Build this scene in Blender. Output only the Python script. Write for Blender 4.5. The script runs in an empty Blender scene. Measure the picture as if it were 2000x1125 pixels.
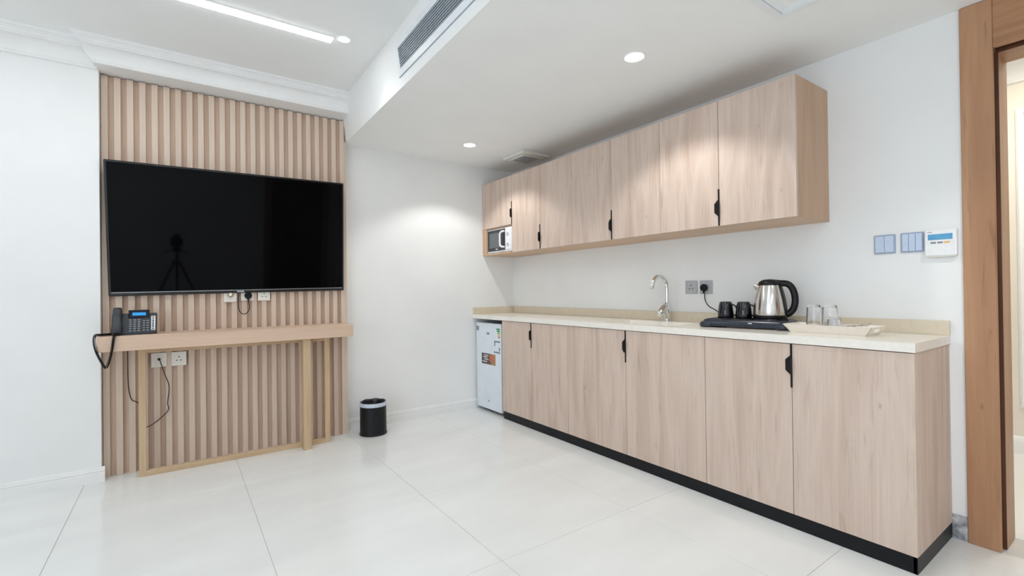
import bpy, bmesh, math, random
from mathutils import Vector, Matrix
random.seed(7)
C = bpy.context.scene.collection
SC = bpy.context.scene

# ------------------------------------------------------------------ camera
CAM_H = 1.10
def make_camera():
    f = 921.0
    yaw = math.atan(652 / 921.0); pitch = math.atan(5.3 / 921); roll = math.atan(.0125)
    F0 = Vector((math.sin(yaw), math.cos(yaw), 0)); R0 = Vector((math.cos(yaw), -math.sin(yaw), 0)); U0 = Vector((0, 0, 1))
    F = F0 * math.cos(pitch) + U0 * math.sin(pitch); U = U0 * math.cos(pitch) - F0 * math.sin(pitch)
    c, s = math.cos(roll), math.sin(roll)
    ax = R0 * c - U * s; ay = R0 * s + U * c; az = -F
    m = Matrix((ax, ay, az)).transposed().to_4x4(); m.translation = Vector((0, 0, CAM_H))
    cd = bpy.data.cameras.new('camera'); co = bpy.data.objects.new('camera', cd); C.objects.link(co)
    cd.sensor_width = 36; cd.lens = f / 2000 * 36; cd.clip_start = .02; co.matrix_world = m
    SC.camera = co
make_camera()

# ------------------------------------------------------------------ world, exposure, large lights
w = bpy.data.worlds.new('world'); SC.world = w; w.use_nodes = True
w.node_tree.nodes['Background'].inputs[0].default_value = (.62, .76, 1, 1)
w.node_tree.nodes['Background'].inputs[1].default_value = 1.0
SC.view_settings.view_transform = 'Standard'; SC.view_settings.look = 'None'
SC.view_settings.gamma = 1; SC.view_settings.use_curve_mapping = False
SC.view_settings.exposure = 0.22
SC.cycles.max_bounces = 12; SC.cycles.diffuse_bounces = 7; SC.cycles.glossy_bounces = 6; SC.cycles.transmission_bounces = 10
LED_STRENGTH = 20.0          # ceiling LED strips
WINDOW_POWER = 36.0          # daylight at the window in the left wall
DOWN_POWER = 18.0            # each recessed downlight
HALL_POWER = 14.0  # added lamp in the hallway

def area_light(name, loc, rot, sx, sy, power, col):
    l = bpy.data.lights.new(name, 'AREA'); l.shape = 'RECTANGLE'; l.size = sx; l.size_y = sy
    l.energy = power; l.color = col
    o = bpy.data.objects.new(name, l); C.objects.link(o); o.location = loc; o.rotation_euler = rot
    return o
# area lights added: daylight at the unseen left-wall window, then the hall lamp
area_light('window_daylight', (-2.985, -.9, 1.3), (0, math.radians(-90), 0), 1.9, 2.6, WINDOW_POWER, (.85, .91, 1.0))
area_light('hall_fill_light', (3.7, .3, 2.54), (0, 0, 0), .5, .5, HALL_POWER, (1, .93, .82))  # lamp added to light the enclosed hallway

# ------------------------------------------------------------------ dimensions
XW = 2.755      # kitchen wall
YF = 3.86       # far wall
YP = 3.705      # proud left part of the far wall
YS = 3.76       # slat fronts
XLW, YB = -3.0, -2.8
ZC, ZS = 2.585, 2.285

# ------------------------------------------------------------------ mesh helpers
class MB:
    def __init__(s): s.bm = bmesh.new()
    def box(s, x0, x1, y0, y1, z0, z1, bev=0, seg=1):
        r = bmesh.ops.create_cube(s.bm, size=1)
        v = r['verts']
        for q in v:
            q.co = Vector(((x0 + x1) / 2 + q.co.x * (x1 - x0), (y0 + y1) / 2 + q.co.y * (y1 - y0), (z0 + z1) / 2 + q.co.z * (z1 - z0)))
        if bev:
            es = list({e for q in v for e in q.link_edges})
            bmesh.ops.bevel(s.bm, geom=es, offset=bev, segments=seg, affect='EDGES', profile=.5)
        return s
    def ring_faces(s, rings, cap0=True, cap1=True, closed=False):
        n = len(rings[0])
        vs = [[s.bm.verts.new(p) for p in r] for r in rings]
        m = len(vs)
        for i in range(m if closed else m - 1):
            a, b = vs[i], vs[(i + 1) % m]
            for j in range(n):
                k = (j + 1) % n
                try: s.bm.faces.new((a[j], a[k], b[k], b[j]))
                except ValueError: pass
        if not closed:
            if cap0: s.bm.faces.new(list(reversed(vs[0])))
            if cap1: s.bm.faces.new(vs[-1])
        return s
    def tube(s, pts, r, n=8, cap=True):
        pts = [Vector(p) for p in pts]
        rad = r if isinstance(r, (list, tuple)) else [r] * len(pts)
        t0 = (pts[1] - pts[0]).normalized()
        up = Vector((0, 0, 1)) if abs(t0.z) < .9 else Vector((1, 0, 0))
        nrm = t0.cross(up).normalized(); rings = []
        for i, p in enumerate(pts):
            t = (pts[min(i + 1, len(pts) - 1)] - pts[max(i - 1, 0)]).normalized()
            nrm = (nrm - t * nrm.dot(t)).normalized(); b = t.cross(nrm)
            rings.append([p + (nrm * math.cos(2 * math.pi * k / n) + b * math.sin(2 * math.pi * k / n)) * rad[i] for k in range(n)])
        return s.ring_faces(rings, cap, cap)
    def cyl(s, p0, p1, r0, r1=None, n=24): return s.tube([p0, p1], [r0, r0 if r1 is None else r1], n)
    def lathe(s, prof, c=(0, 0, 0), n=40, sx=1, sy=1, cap0=True, cap1=True):
        rings = [[Vector((c[0] + r * sx * math.cos(2 * math.pi * k / n), c[1] + r * sy * math.sin(2 * math.pi * k / n), c[2] + z)) for k in range(n)] for r, z in prof]
        return s.ring_faces(rings, cap0, cap1)
    def prism(s, poly, axis, a, b):
        """polygon in the plane normal to axis, extruded from a to b. axis x: (y,z), y: (x,z), z: (x,y)"""
        f = {'x': lambda u, v, t: (t, u, v), 'y': lambda u, v, t: (u, t, v), 'z': lambda u, v, t: (u, v, t)}[axis]
        return s.ring_faces([[Vector(f(u, v, a)) for u, v in poly], [Vector(f(u, v, b)) for u, v in poly]])
    def build(s, name, mat, parent=None, local=False, bev=0, seg=2, smooth=None):
        bm = s.bm
        bmesh.ops.remove_doubles(bm, verts=bm.verts, dist=1e-6)
        bmesh.ops.recalc_face_normals(bm, faces=bm.faces)
        if bev:
            es = [e for e in bm.edges if len(e.link_faces) == 2 and e.calc_face_angle(0) > .5]
            bmesh.ops.bevel(bm, geom=es, offset=bev, segments=seg, affect='EDGES', profile=.5)
        if parent is not None and not local:
            r = parent
            while r.parent: r = r.parent
            bmesh.ops.translate(bm, verts=bm.verts, vec=-r.location)
        me = bpy.data.meshes.new(name); bm.to_mesh(me); bm.free()
        if smooth is not None:
            for p in me.polygons: p.use_smooth = True
            try: me.set_sharp_from_angle(angle=math.radians(smooth))
            except Exception: pass
        if mat: me.materials.append(mat)
        o = bpy.data.objects.new(name, me); C.objects.link(o)
        if parent is not None: o.parent = parent
        return o
def B(*a, **k): return MB().box(*a, **k)

def thing(name, label, cat, loc=(0, 0, 0), rot=(0, 0, 0), group=None):
    o = bpy.data.objects.new(name, None); C.objects.link(o); o.empty_display_size = .05
    o.location = loc; o.rotation_euler = rot
    return tag(o, label, cat, group)
def tag(o, label, cat, group=None):
    o['label'] = label; o['category'] = cat
    if group: o['group'] = group
    return o
def struct(o, label=None, cat=None):
    o['kind'] = 'structure'
    if label: o['label'] = label
    if cat: o['category'] = cat
    return o
def dup(root, loc, label=None, rot=None):
    r = root.copy(); C.objects.link(r); r.location = loc
    if rot: r.rotation_euler = rot
    if label: r['label'] = label
    for ch in list(root.children):
        c = ch.copy(); C.objects.link(c); c.parent = r
        for g in ch.children:
            d = g.copy(); C.objects.link(d); d.parent = c
    return r

# ------------------------------------------------------------------ materials
def srgb(r, g, b):
    f = lambda v: (v / 255 / 12.92) if v / 255 <= .04045 else ((v / 255 + .055) / 1.055) ** 2.4
    return (f(r), f(g), f(b), 1)
def base(name, col, rough=.5, metal=0, spec=.5, **kw):
    m = bpy.data.materials.new(name); m.use_nodes = True
    p = m.node_tree.nodes['Principled BSDF']
    p.inputs['Base Color'].default_value = col; p.inputs['Roughness'].default_value = rough
    p.inputs['Metallic'].default_value = metal; p.inputs['Specular IOR Level'].default_value = spec
    for k, v in kw.items(): p.inputs[k.replace('_', ' ')].default_value = v
    return m, m.node_tree, p
def noisy(name, c1, c2, scale, rough=.5, bump=0, metal=0, spec=.5, detail=4, stretch=(1, 1, 1), rvar=0, **kw):
    """two colours mixed by noise in world space, with fine relief"""
    m, t, p = base(name, c1, rough, metal, spec, **kw)
    g = t.nodes.new('ShaderNodeNewGeometry'); mp = t.nodes.new('ShaderNodeMapping'); mp.inputs['Scale'].default_value = stretch
    n = t.nodes.new('ShaderNodeTexNoise'); n.inputs['Scale'].default_value = scale; n.inputs['Detail'].default_value = detail
    r = t.nodes.new('ShaderNodeValToRGB'); r.color_ramp.elements[0].color = c1; r.color_ramp.elements[1].color = c2
    r.color_ramp.elements[0].position = .3; r.color_ramp.elements[1].position = .7
    t.links.new(g.outputs['Position'], mp.inputs['Vector']); t.links.new(mp.outputs[0], n.inputs['Vector'])
    t.links.new(n.outputs['Fac'], r.inputs['Fac']); t.links.new(r.outputs[0], p.inputs['Base Color'])
    if bump:
        b = t.nodes.new('ShaderNodeBump'); b.inputs['Strength'].default_value = bump; b.inputs['Distance'].default_value = .002
        t.links.new(n.outputs['Fac'], b.inputs['Height']); t.links.new(b.outputs[0], p.inputs['Normal'])
    return m
def wood(name, light, mid, dark, axis='Z', rough=.45, knots=.5, scale=1.0, spec=.35, flecks=.35):
    """straight-grained wood: broad bands, fine fibres, dark flecks and a few knots; every piece is offset at random"""
    m, t, p = base(name, mid, rough, 0, spec)
    N, L = t.nodes, t.links
    g = N.new('ShaderNodeNewGeometry'); oi = N.new('ShaderNodeObjectInfo')
    mul = N.new('ShaderNodeVectorMath'); mul.operation = 'SCALE'; mul.inputs[0].default_value = (31, 47, 23)
    L.new(oi.outputs['Random'], mul.inputs['Scale'])
    add = N.new('ShaderNodeVectorMath'); add.operation = 'ADD'
    L.new(g.outputs['Position'], add.inputs[0]); L.new(mul.outputs[0], add.inputs[1])
    def mapped(across, along):
        mp = N.new('ShaderNodeMapping'); s = [across * scale] * 3; s['XYZ'.index(axis)] = along * scale
        mp.inputs['Scale'].default_value = s; L.new(add.outputs[0], mp.inputs['Vector']); return mp.outputs[0]
    def noise(vec, detail=3, dist=0):
        n = N.new('ShaderNodeTexNoise'); n.inputs['Scale'].default_value = 1; n.inputs['Detail'].default_value = detail
        n.inputs['Distortion'].default_value = dist; L.new(vec, n.inputs['Vector']); return n.outputs['Fac']
    def ramp(fac, stops):
        r = N.new('ShaderNodeValToRGB'); e = r.color_ramp.elements
        e[0].position, e[0].color = stops[0]; e[1].position, e[1].color = stops[-1]
        for pos, col in stops[1:-1]:
            q = e.new(pos); q.color = col
        L.new(fac, r.inputs['Fac']); return r.outputs[0]
    def mix(a, b, fac, mode='MIX'):
        x = N.new('ShaderNodeMix'); x.data_type = 'RGBA'; x.blend_type = mode
        L.new(a, x.inputs['A']); L.new(b, x.inputs['B'])
        if isinstance(fac, float): x.inputs['Factor'].default_value = fac
        else: L.new(fac, x.inputs['Factor'])
        return x.outputs['Result']
    band = ramp(noise(mapped(9, .9), 4, .6), [(.28, mid), (.5, light), (.72, mid)])
    K = lambda v: (v, v, v, 1)
    fibre = ramp(noise(mapped(150, 3.5), 3), [(.25, K(.93)), (.75, K(1.03))])
    col = mix(band, fibre, 1.0, 'MULTIPLY')
    fleck = ramp(noise(mapped(38, 3.2), 5, 1.2), [(.60, K(0)), (.78, K(1))])
    dk = N.new('ShaderNodeRGB'); dk.outputs[0].default_value = dark
    fm = N.new('ShaderNodeMath'); fm.operation = 'MULTIPLY'; fm.inputs[1].default_value = flecks
    L.new(fleck, fm.inputs[0]); col = mix(col, dk.outputs[0], fm.outputs[0])
    vo = N.new('ShaderNodeTexVoronoi'); vo.inputs['Scale'].default_value = 1; vo.inputs['Randomness'].default_value = 1
    L.new(mapped(10, 4.4), vo.inputs['Vector'])
    kn = ramp(vo.outputs['Distance'], [(.015, K(1)), (.075, K(0))])
    km = N.new('ShaderNodeMath'); km.operation = 'MULTIPLY'; km.inputs[1].default_value = knots
    L.new(kn, km.inputs[0]); col = mix(col, dk.outputs[0], km.outputs[0])
    L.new(col, p.inputs['Base Color'])
    b = N.new('ShaderNodeBump'); b.inputs['Strength'].default_value = .12; b.inputs['Distance'].default_value = .001
    L.new(noise(mapped(150, 3.5), 3), b.inputs['Height']); L.new(b.outputs[0], p.inputs['Normal'])
    return m
def emit(name, col, strength):
    m = bpy.data.materials.new(name); m.use_nodes = True; t = m.node_tree
    t.nodes.remove(t.nodes['Principled BSDF']); e = t.nodes.new('ShaderNodeEmission')
    e.inputs[0].default_value = col; e.inputs[1].default_value = strength
    t.links.new(e.outputs[0], t.nodes['Material Output'].inputs[0]); return m
def glass(name, rough=.0, tint=(1, 1, 1, 1)):
    m, t, p = base(name, tint, rough, 0, .5); p.inputs['Transmission Weight'].default_value = 1; p.inputs['IOR'].default_value = 1.45
    return m

M = {}
M['wall'] = noisy('white_wall_paint', srgb(236, 237, 236), srgb(240, 241, 240), 3, .62, .04, spec=.25)
M['ceil'] = noisy('white_ceiling_paint', srgb(242, 243, 242), srgb(245, 246, 245), 3, .75, .03, spec=.2)
M['plaster'] = noisy('white_moulding_plaster', srgb(237, 237, 236), srgb(241, 241, 240), 8, .5, .03, spec=.3)
M['tile'] = noisy('polished_white_tile', srgb(228, 230, 229), srgb(237, 239, 238), 1.6, .13, 0, spec=.5, detail=8, stretch=(1, 2.5, 1))
M['grout'] = noisy('pale_grout', srgb(208, 207, 203), srgb(216, 215, 211), 60, .8, .2)
M['cabwood'] = wood('pale_pink_oak_laminate', srgb(215, 195, 181), srgb(194, 170, 154), srgb(140, 116, 101), 'Z', .5, .5, flecks=.42)
M['cabedge'] = wood('pale_oak_edge', srgb(203, 172, 144), srgb(190, 157, 129), srgb(148, 114, 88), 'Z', .5, .3)
M['cabshell'] = wood('pale_oak_carcass', srgb(212, 182, 154), srgb(199, 168, 140), srgb(160, 128, 100), 'Y', .5, .3)
M['slat'] = wood('oak_slat', srgb(216, 197, 180), srgb(209, 188, 170), srgb(168, 142, 122), 'Z', .5, .0, flecks=.1)
M['slatback'] = wood('oak_groove', srgb(214, 190, 170), srgb(202, 177, 156), srgb(170, 142, 120), 'Z', .6, .0, flecks=.1)
M['deskwood'] = wood('oak_desk_board', srgb(219, 191, 168), srgb(208, 178, 155), srgb(172, 138, 114), 'X', .5, .15)
M['legwood'] = wood('yellow_oak_frame', srgb(208, 181, 148), srgb(196, 168, 134), srgb(160, 130, 98), 'Z', .5, .1)
M['railwood'] = wood('yellow_oak_rail', srgb(208, 181, 148), srgb(196, 168, 134), srgb(160, 130, 98), 'X', .5, .1)
M['doorwood'] = wood('brown_door_wood', srgb(188, 146, 112), srgb(166, 122, 90), srgb(104, 70, 48), 'Z', .42, .9, .75, flecks=.6)
M['darkwood'] = wood('dark_wood_and_groove_shade', srgb(96, 58, 34), srgb(80, 46, 26), srgb(45, 24, 12), 'Z', .5, .2)
M['kick'] = noisy('black_plinth', srgb(17, 18, 21), srgb(23, 24, 28), 30, .4, .03, spec=.25)
M['black'] = noisy('black_plastic', srgb(12, 13, 16), srgb(17, 18, 22), 60, .4, .02, spec=.3)
M['blackmatte'] = noisy('matt_black_metal', srgb(12, 11, 12), srgb(17, 16, 17), 60, .5, .05, spec=.3)
M['gloss'] = noisy('glossy_black_glaze', srgb(9, 10, 14), srgb(13, 14, 20), 20, .08, 0, spec=.6)
M['bluegrey'] = noisy('blue_black_plastic', srgb(35, 42, 54), srgb(42, 49, 62), 80, .25, .02)
M['stone'] = noisy('cream_quartz', srgb(236, 231, 221), srgb(241, 237, 229), 60, .22, .01, spec=.45, detail=8)
M['splash'] = noisy('beige_stone_upstand', srgb(214, 201, 178), srgb(220, 209, 188), 30, .35, .01, spec=.4, detail=8)
M['steel'] = noisy('brushed_steel', srgb(200, 196, 190), srgb(214, 210, 205), 5, .2, .02, metal=1, stretch=(1, 1, 60))
M['chrome'] = noisy('chrome', srgb(225, 228, 232), srgb(235, 238, 240), 5, .06, 0, metal=1)
M['white'] = noisy('white_plastic', srgb(236, 237, 238), srgb(241, 242, 243), 40, .35, .01)
M['fridge'] = noisy('white_enamel', srgb(222, 229, 238), srgb(228, 235, 243), 10, .3, .01)
M['fridgeside'] = noisy('grey_enamel', srgb(176, 180, 184), srgb(184, 188, 192), 10, .4, .01)
M['silver'] = noisy('silver_plastic', srgb(196, 205, 220), srgb(206, 214, 228), 50, .3, .01, metal=.2)
M['sock'] = noisy('grey_metal_plate', srgb(180, 180, 184), srgb(188, 188, 192), 200, .4, .03, metal=.15)
M['switch'] = noisy('blue_grey_switch', srgb(192, 208, 230), srgb(200, 214, 235), 80, .35, .01)
M['switchedge'] = noisy('grey_switch_edge', srgb(158, 170, 194), srgb(168, 178, 200), 80, .4, .01)
M['ivory'] = noisy('ivory_plastic', srgb(228, 224, 214), srgb(234, 231, 222), 60, .4, .01)
M['brass'] = noisy('aerial_brass', srgb(150, 140, 100), srgb(170, 160, 118), 90, .35, 0, metal=.8)
M['tv'] = noisy('tv_screen_glass', srgb(5, 5, 7), srgb(7, 7, 9), 2, .035, 0, spec=.09)
M['tvframe'] = noisy('tv_frame', srgb(20, 20, 22), srgb(28, 28, 30), 40, .25, .01)
M['tvstrip'] = noisy('tv_chrome_strip', srgb(190, 195, 200), srgb(210, 214, 218), 6, .12, 0, metal=1)
M['lcd'] = emit('blue_lcd_backlight', srgb(70, 165, 235), .9)
M['navy'] = noisy('navy_display_glass', srgb(8, 10, 30), srgb(10, 13, 38), 30, .1, 0)
M['phone'] = noisy('charcoal_phone_plastic', srgb(38, 41, 47), srgb(45, 48, 55), 120, .42, .05)
M['key'] = noisy('grey_phone_key', srgb(120, 126, 134), srgb(140, 146, 152), 90, .4, 0)
M['cable'] = noisy('brown_black_cable', srgb(38, 28, 24), srgb(46, 35, 30), 90, .5, 0)
M['binrim'] = noisy('pale_blue_grey_rim', srgb(190, 200, 216), srgb(200, 209, 224), 30, .35, .01)
M['liner'] = noisy('black_bin_liner', srgb(14, 15, 18), srgb(40, 42, 48), 25, .3, .6)
M['tray'] = noisy('cream_melamine', srgb(236, 228, 216), srgb(242, 235, 225), 30, .3, .01)
M['glass'] = glass('clear_glass')
M['pane'] = base('window_pane', (1, 1, 1, 1), 0, 0, .5, Transmission_Weight=1.0, IOR=1.05)[0]
M['led'] = emit('led_strip_diffuser', (.95, .98, 1, 1), LED_STRENGTH)
M['lampdisc'] = emit('downlight_diffuser', (1, .985, .96, 1), 14)
M['hallfill'] = emit('hall_fill_diffuser', (1, .95, .86, 1), 3)
M['hallwall'] = noisy('cream_hall_paint', srgb(230, 223, 211), srgb(235, 228, 217), 3, .62, .04, spec=.25)
M['vent'] = noisy('white_vent_metal', srgb(234, 238, 241), srgb(238, 242, 244), 20, .4, .01)
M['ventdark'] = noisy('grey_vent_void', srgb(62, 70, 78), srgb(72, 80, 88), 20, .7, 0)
M['louvre'] = noisy('grey_blade_and_shadow_line', srgb(158, 168, 176), srgb(168, 178, 186), 20, .4, 0)
M['exhaust'] = noisy('ivory_vent_plastic', srgb(222, 220, 212), srgb(228, 226, 218), 20, .5, 0)
M['mortar'] = noisy('bare_grey_mortar', srgb(120, 122, 126), srgb(215, 216, 218), 38, .9, .6, detail=8)
M['lblue'] = noisy('thermostat_display', srgb(84, 152, 196), srgb(104, 172, 214), 12, .2, 0)
M['orange'] = base('orange_key', srgb(238, 178, 100), .4)[0]
M['greykey'] = base('grey_key', srgb(128, 130, 134), .4)[0]
M['print_d'] = noisy('dark_sticker_print', srgb(62, 52, 48), srgb(92, 80, 74), 120, .4, 0)
M['print_r'] = noisy('red_sticker_print', srgb(176, 60, 52), srgb(206, 130, 84), 70, .4, 0)
M['print_o'] = noisy('tan_sticker_print', srgb(196, 150, 96), srgb(150, 110, 70), 90, .4, 0)
M['print_w'] = base('pale_sticker_print', srgb(220, 224, 224), .4)[0]
M['print_t'] = base('teal_sticker_print', srgb(96, 128, 132), .4)[0]
M['e_g'] = base('green_energy_bar', srgb(30, 140, 70), .4)[0]
M['e_l'] = base('lime_energy_bar', srgb(130, 180, 70), .4)[0]
M['e_y'] = base('yellow_energy_bar', srgb(230, 200, 90), .4)[0]
M['e_o'] = base('red_energy_bar', srgb(214, 90, 56), .4)[0]
M['print_g'] = base('grey_sticker_print', srgb(130, 140, 150), .4)[0]
M['mwglass'] = noisy('microwave_window_mesh', srgb(92, 98, 100), srgb(104, 110, 112), 300, .2, 0)
M['mwdoor'] = noisy('microwave_door_glass', srgb(44, 44, 50), srgb(52, 52, 58), 20, .12, 0)

# ================================================================== SETTING
# ---- floor: slab and tiles
fl = struct(B(XLW - .2, 2.96, YB - .2, 4.05, -.15, -.0035).build('floor', M['grout']))
fl['label'] = 'polished white tiled floor of the room'
TX, TY, GAP = .762, .775, .0022
xs = sorted({XLW} | {1.07 + k * TX for k in range(-6, 4) if XLW < 1.07 + k * TX < XW} | {XW})
ys = sorted({YB} | {1.605 + k * TY for k in range(-6, 4) if YB < 1.605 + k * TY < YF} | {YF})
cache = {}
for i in range(len(xs) - 1):
    for j in range(len(ys) - 1):
        sx, sy = xs[i + 1] - xs[i] - GAP, ys[j + 1] - ys[j] - GAP
        k = (round(sx, 3), round(sy, 3))
        if k not in cache:
            o = B(-sx / 2, sx / 2, -sy / 2, sy / 2, -.012, 0, bev=.0009).build('floor_tile', M['tile'], fl, local=True); cache[k] = o.data
        else:
            o = bpy.data.objects.new('floor_tile', cache[k]); C.objects.link(o); o.parent = fl
        o.location = ((xs[i] + xs[i + 1]) / 2, (ys[j] + ys[j + 1]) / 2, 0)
# ---- ceiling with lowered bulkhead along the kitchen side
ce = struct(B(XLW - .2, XW + .25, YB - .2, 4.05, ZC, ZC + .12).build('ceiling', M['ceil']))
ce['label'] = 'white painted main ceiling with lowered bulkhead'
def xbot(y): return 1.088 - .0187 * (3.81 - y)
def xtop(y): return 1.037 - .018 * (3.52 - y)
ya, yb = YB - .1, 3.90
b = MB()
b.ring_faces([[Vector((xbot(y), y, ZS)), Vector((XW + .1, y, ZS)), Vector((XW + .1, y, ZC + .02)), Vector((xtop(y), y, ZC + .02))] for y in (ya, yb)])
b.build('bulkhead', M['ceil'], ce)
# ---- walls
struct(B(1.0, XW + .2, YF, YF + .15, -.05, ZC).build('wall_far', M['wall']))['label'] = 'white wall between slat panel and kitchen corner'
struct(B(XLW, -.379, YP, YF + .15, -.05, ZC).build('wall_far_left', M['wall']))['label'] = 'white wall left of the slat panel'
WY0, WY1, WZ0, WZ1 = -2.2, .4, .35, 2.25      # window opening in the left wall
wl = MB().box(XLW - .2, XLW, YB - .2, YP + .1, -.05, WZ0).box(XLW - .2, XLW, YB - .2, YP + .1, WZ1, ZC)
wl.box(XLW - .2, XLW, YB - .2, WY0, WZ0, WZ1).box(XLW - .2, XLW, WY1, YP + .1, WZ0, WZ1)
struct(wl.build('wall_left', M['wall']))['label'] = 'white wall with the window, outside the picture'
struct(B(XLW - .2, XW + .2, YB - .2, YB, -.05, ZC).build('wall_back', M['wall']))['label'] = 'white wall behind the camera'
DY0, DY1, DZ = -.47, .43, 2.077      # door opening
wr = MB().box(XW, 2.95, DY1 + .03, YF + .1, -.05, ZC).box(XW, 2.95, YB - .1, DY0 - .03, -.05, ZC).box(XW, 2.95, DY0 - .03, DY1 + .03, DZ + .03, ZC)
struct(wr.build('wall_right', M['wall']))['label'] = 'white kitchen wall with cabinets and doorway'
# wall strip behind the slat panel
struct(B(-.379, 1.09, YF - .02, YF + .15, -.05, ZC).build('wall_far_panel', M['wall']))['label'] = 'wall hidden behind the slat panel'
# ---- window in the left wall
wn = struct(bpy.data.objects.new('window_1', None)); C.objects.link(wn); wn.location = (XLW, -.9, WZ0); wn['label'] = 'wide white framed window in the left wall, outside the picture'
wf = MB(); WA, WB = XLW - .12, XLW - .06; WM = (WY0 + WY1) / 2
for y0, y1, z0, z1 in ((WY0, WY1, WZ0, WZ0 + .06), (WY0, WY1, WZ1 - .06, WZ1), (WY0, WY0 + .06, WZ0, WZ1), (WY1 - .06, WY1, WZ0, WZ1), (WM - .03, WM + .03, WZ0, WZ1)):
    wf.box(WA, WB, y0, y1, z0, z1)
wf.build('window_frame', M['white'], wn, bev=.004)
for y0, y1 in ((WY0 + .06, WM - .03), (WM + .03, WY1 - .06)):
    B(XLW - .094, XLW - .088, y0, y1, WZ0 + .06, WZ1 - .06).build('pane', M['pane'], wn)
B(XLW - .06, XLW + .05, WY0 - .05, WY1 + .05, WZ0 - .03, WZ0, bev=.006).build('window_sill', M['plaster'], wn)
# ---- cornices
def cornice_profile(y0, z0, z1, out):
    h = z1 - z0
    pts = [(0, 0), (.10, 0), (.15, .03), (.16, .08), (.12, .11), (.14, .13)]
    for k in range(9):
        a = k / 8 * math.pi / 2
        pts.append((.14 + .52 * (1 - math.cos(a)), .13 + .50 * math.sin(a)))
    pts += [(.70, .64), (.70, .70), (.76, .72), (.80, .80), (.84, .82), (.84, .88), (.93, .90), (1, .97), (1, 1), (0, 1)]
    return [(y0 - p * out, z0 + q * h) for p, q in pts]
pl = cornice_profile(YP, 2.445, ZC, .105)
struct(MB().prism(pl, 'x', XLW, -.385).build('trim_1', M['plaster']), 'white plaster cornice on the wall left of the slat panel')
pr = cornice_profile(3.622, 2.452, ZC, .10)
pr[0] = (YF - .03, 2.452); pr[-1] = (YF - .03, ZC)
def mitre(p): return -.395 - .085 * max(0, min(1, (p[1] - 2.452) / (ZC - 2.452))) if p[0] < 3.7 else -.379
m = MB(); m.ring_faces([[Vector((mitre(p), p[0], p[1])) for p in pr], [Vector((1.085, p[0], p[1])) for p in pr]])
struct(m.build('trim_2', M['plaster']), 'deeper white plaster cornice above the slat panel')
# ---- baseboards
def bb_prof(o, s, h=.088):
    pts = [(0, 0), (.014, 0), (.014, .052), (.0115, .055), (.0115, .060), (.014, .063), (.014, .069), (.010, .073), (.010, .078), (.006, h), (0, h)]
    return [(o + s * p, q * h / .088) for p, q in pts]
struct(MB().prism(bb_prof(YP, -1), 'x', XLW, -.362).build('baseboard_left', M['plaster']), 'white grooved skirting under the wall left of the slats')
struct(MB().prism(bb_prof(YF, -1), 'x', 1.09, XW).build('baseboard_far', M['plaster']), 'white grooved skirting behind the waste bin')
struct(B(XW - .006, XW + .01, .53, .583, 0, .105, bev=.002).build('trim_3', M['mortar']), 'bare grey mortar patch at the wall foot beside the door casing')
# ---- doorway
dr = struct(bpy.data.objects.new('door_1', None)); C.objects.link(dr); dr.location = (XW, DY1, 0)
dr['label'] = 'brown wooden door casing of the open doorway at the right'
B(XW - .012, XW + .008, DY1, .531, 0, ZS - .002, bev=.002).build('casing', M['doorwood'], dr)
M['doorwoodh'] = wood('brown_door_wood_head', srgb(180, 136, 102), srgb(156, 113, 82), srgb(98, 64, 44), 'Y', .42, .6, 1.1)
B(XW - .012, XW + .008, DY0, DY1 - .0006, DZ, ZS - .002, bev=.002).build('head_casing', M['doorwoodh'], dr)
B(XW - .012, XW + .008, DY0 - .1, DY0 - .0006, 0, ZS - .002, bev=.002).build('casing', M['doorwood'], dr)
for s, yy in ((1, DY1), (-1, DY0)):
    g0, g1 = sorted((yy + s * .02, yy + s * .03))
    B(XW + .006, 2.81, g0, g1, 0, DZ + .02).build('groove', M['darkwood'], dr)  # dark wood colour puts in the shade of the deep groove
    g0, g1 = sorted((yy - s * .0075, yy + s * .02))
    B(2.7985, 2.8045, g0, g1, 0, DZ - .008).build('rebate', M['darkwood'], dr)  # dark strip paints the recess shade together with a dark finish
    g0, g1 = sorted((yy - s * .008, yy + s * .03))
    B(2.804, 2.962, g0, g1, 0, DZ - .0, bev=.0015).build('jamb', M['doorwood'], dr)
B(2.804, 2.962, DY0, DY1, DZ - .008, DZ + .03, bev=.0015).build('head_jamb', M['doorwoodh'], dr)
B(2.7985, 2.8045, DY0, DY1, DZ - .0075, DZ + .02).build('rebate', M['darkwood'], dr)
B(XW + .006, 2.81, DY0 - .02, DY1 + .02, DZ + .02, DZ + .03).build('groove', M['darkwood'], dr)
# ---- hallway beyond the doorway
struct(B(2.96, 4.6, -1.6, 2.2, -.15, 0).build('floor_hall', M['tile']), 'white tiled floor of the hallway beyond the doorway')
struct(B(4.46, 4.6, -1.6, 2.2, -.05, 2.75).build('wall_hall', M['hallwall']), 'cream panelled hallway wall seen through the doorway')
struct(B(2.95, 4.5, 2.1, 2.2, -.05, 2.75).build('wall_hall_left', M['wall']), 'end wall of the hallway')
struct(B(2.95, 4.5, -1.6, -1.5, -.05, 2.75).build('wall_hall_right', M['wall']), 'other end wall of the hallway')
struct(B(2.95, 4.6, -1.6, 2.2, 2.6, 2.75).build('ceiling_hall', M['ceil']), 'white hallway ceiling')
struct(MB().prism([(4.46 - (3.705 - a), c_ + .015) for a, c_ in cornice_profile(3.705, 2.395, 2.585, .12)], 'y', -1.5, 2.1).build('trim_4', M['plaster']), 'cornice along the hallway wall')
struct(MB().prism([(4.46 - .016 + .016, 0), (4.44, 0), (4.44, .08), (4.446, .10), (4.46, .115)], 'y', -1.5, 2.1).build('baseboard_hall', M['plaster']), 'skirting along the hallway wall')
hp = MB()
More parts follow.
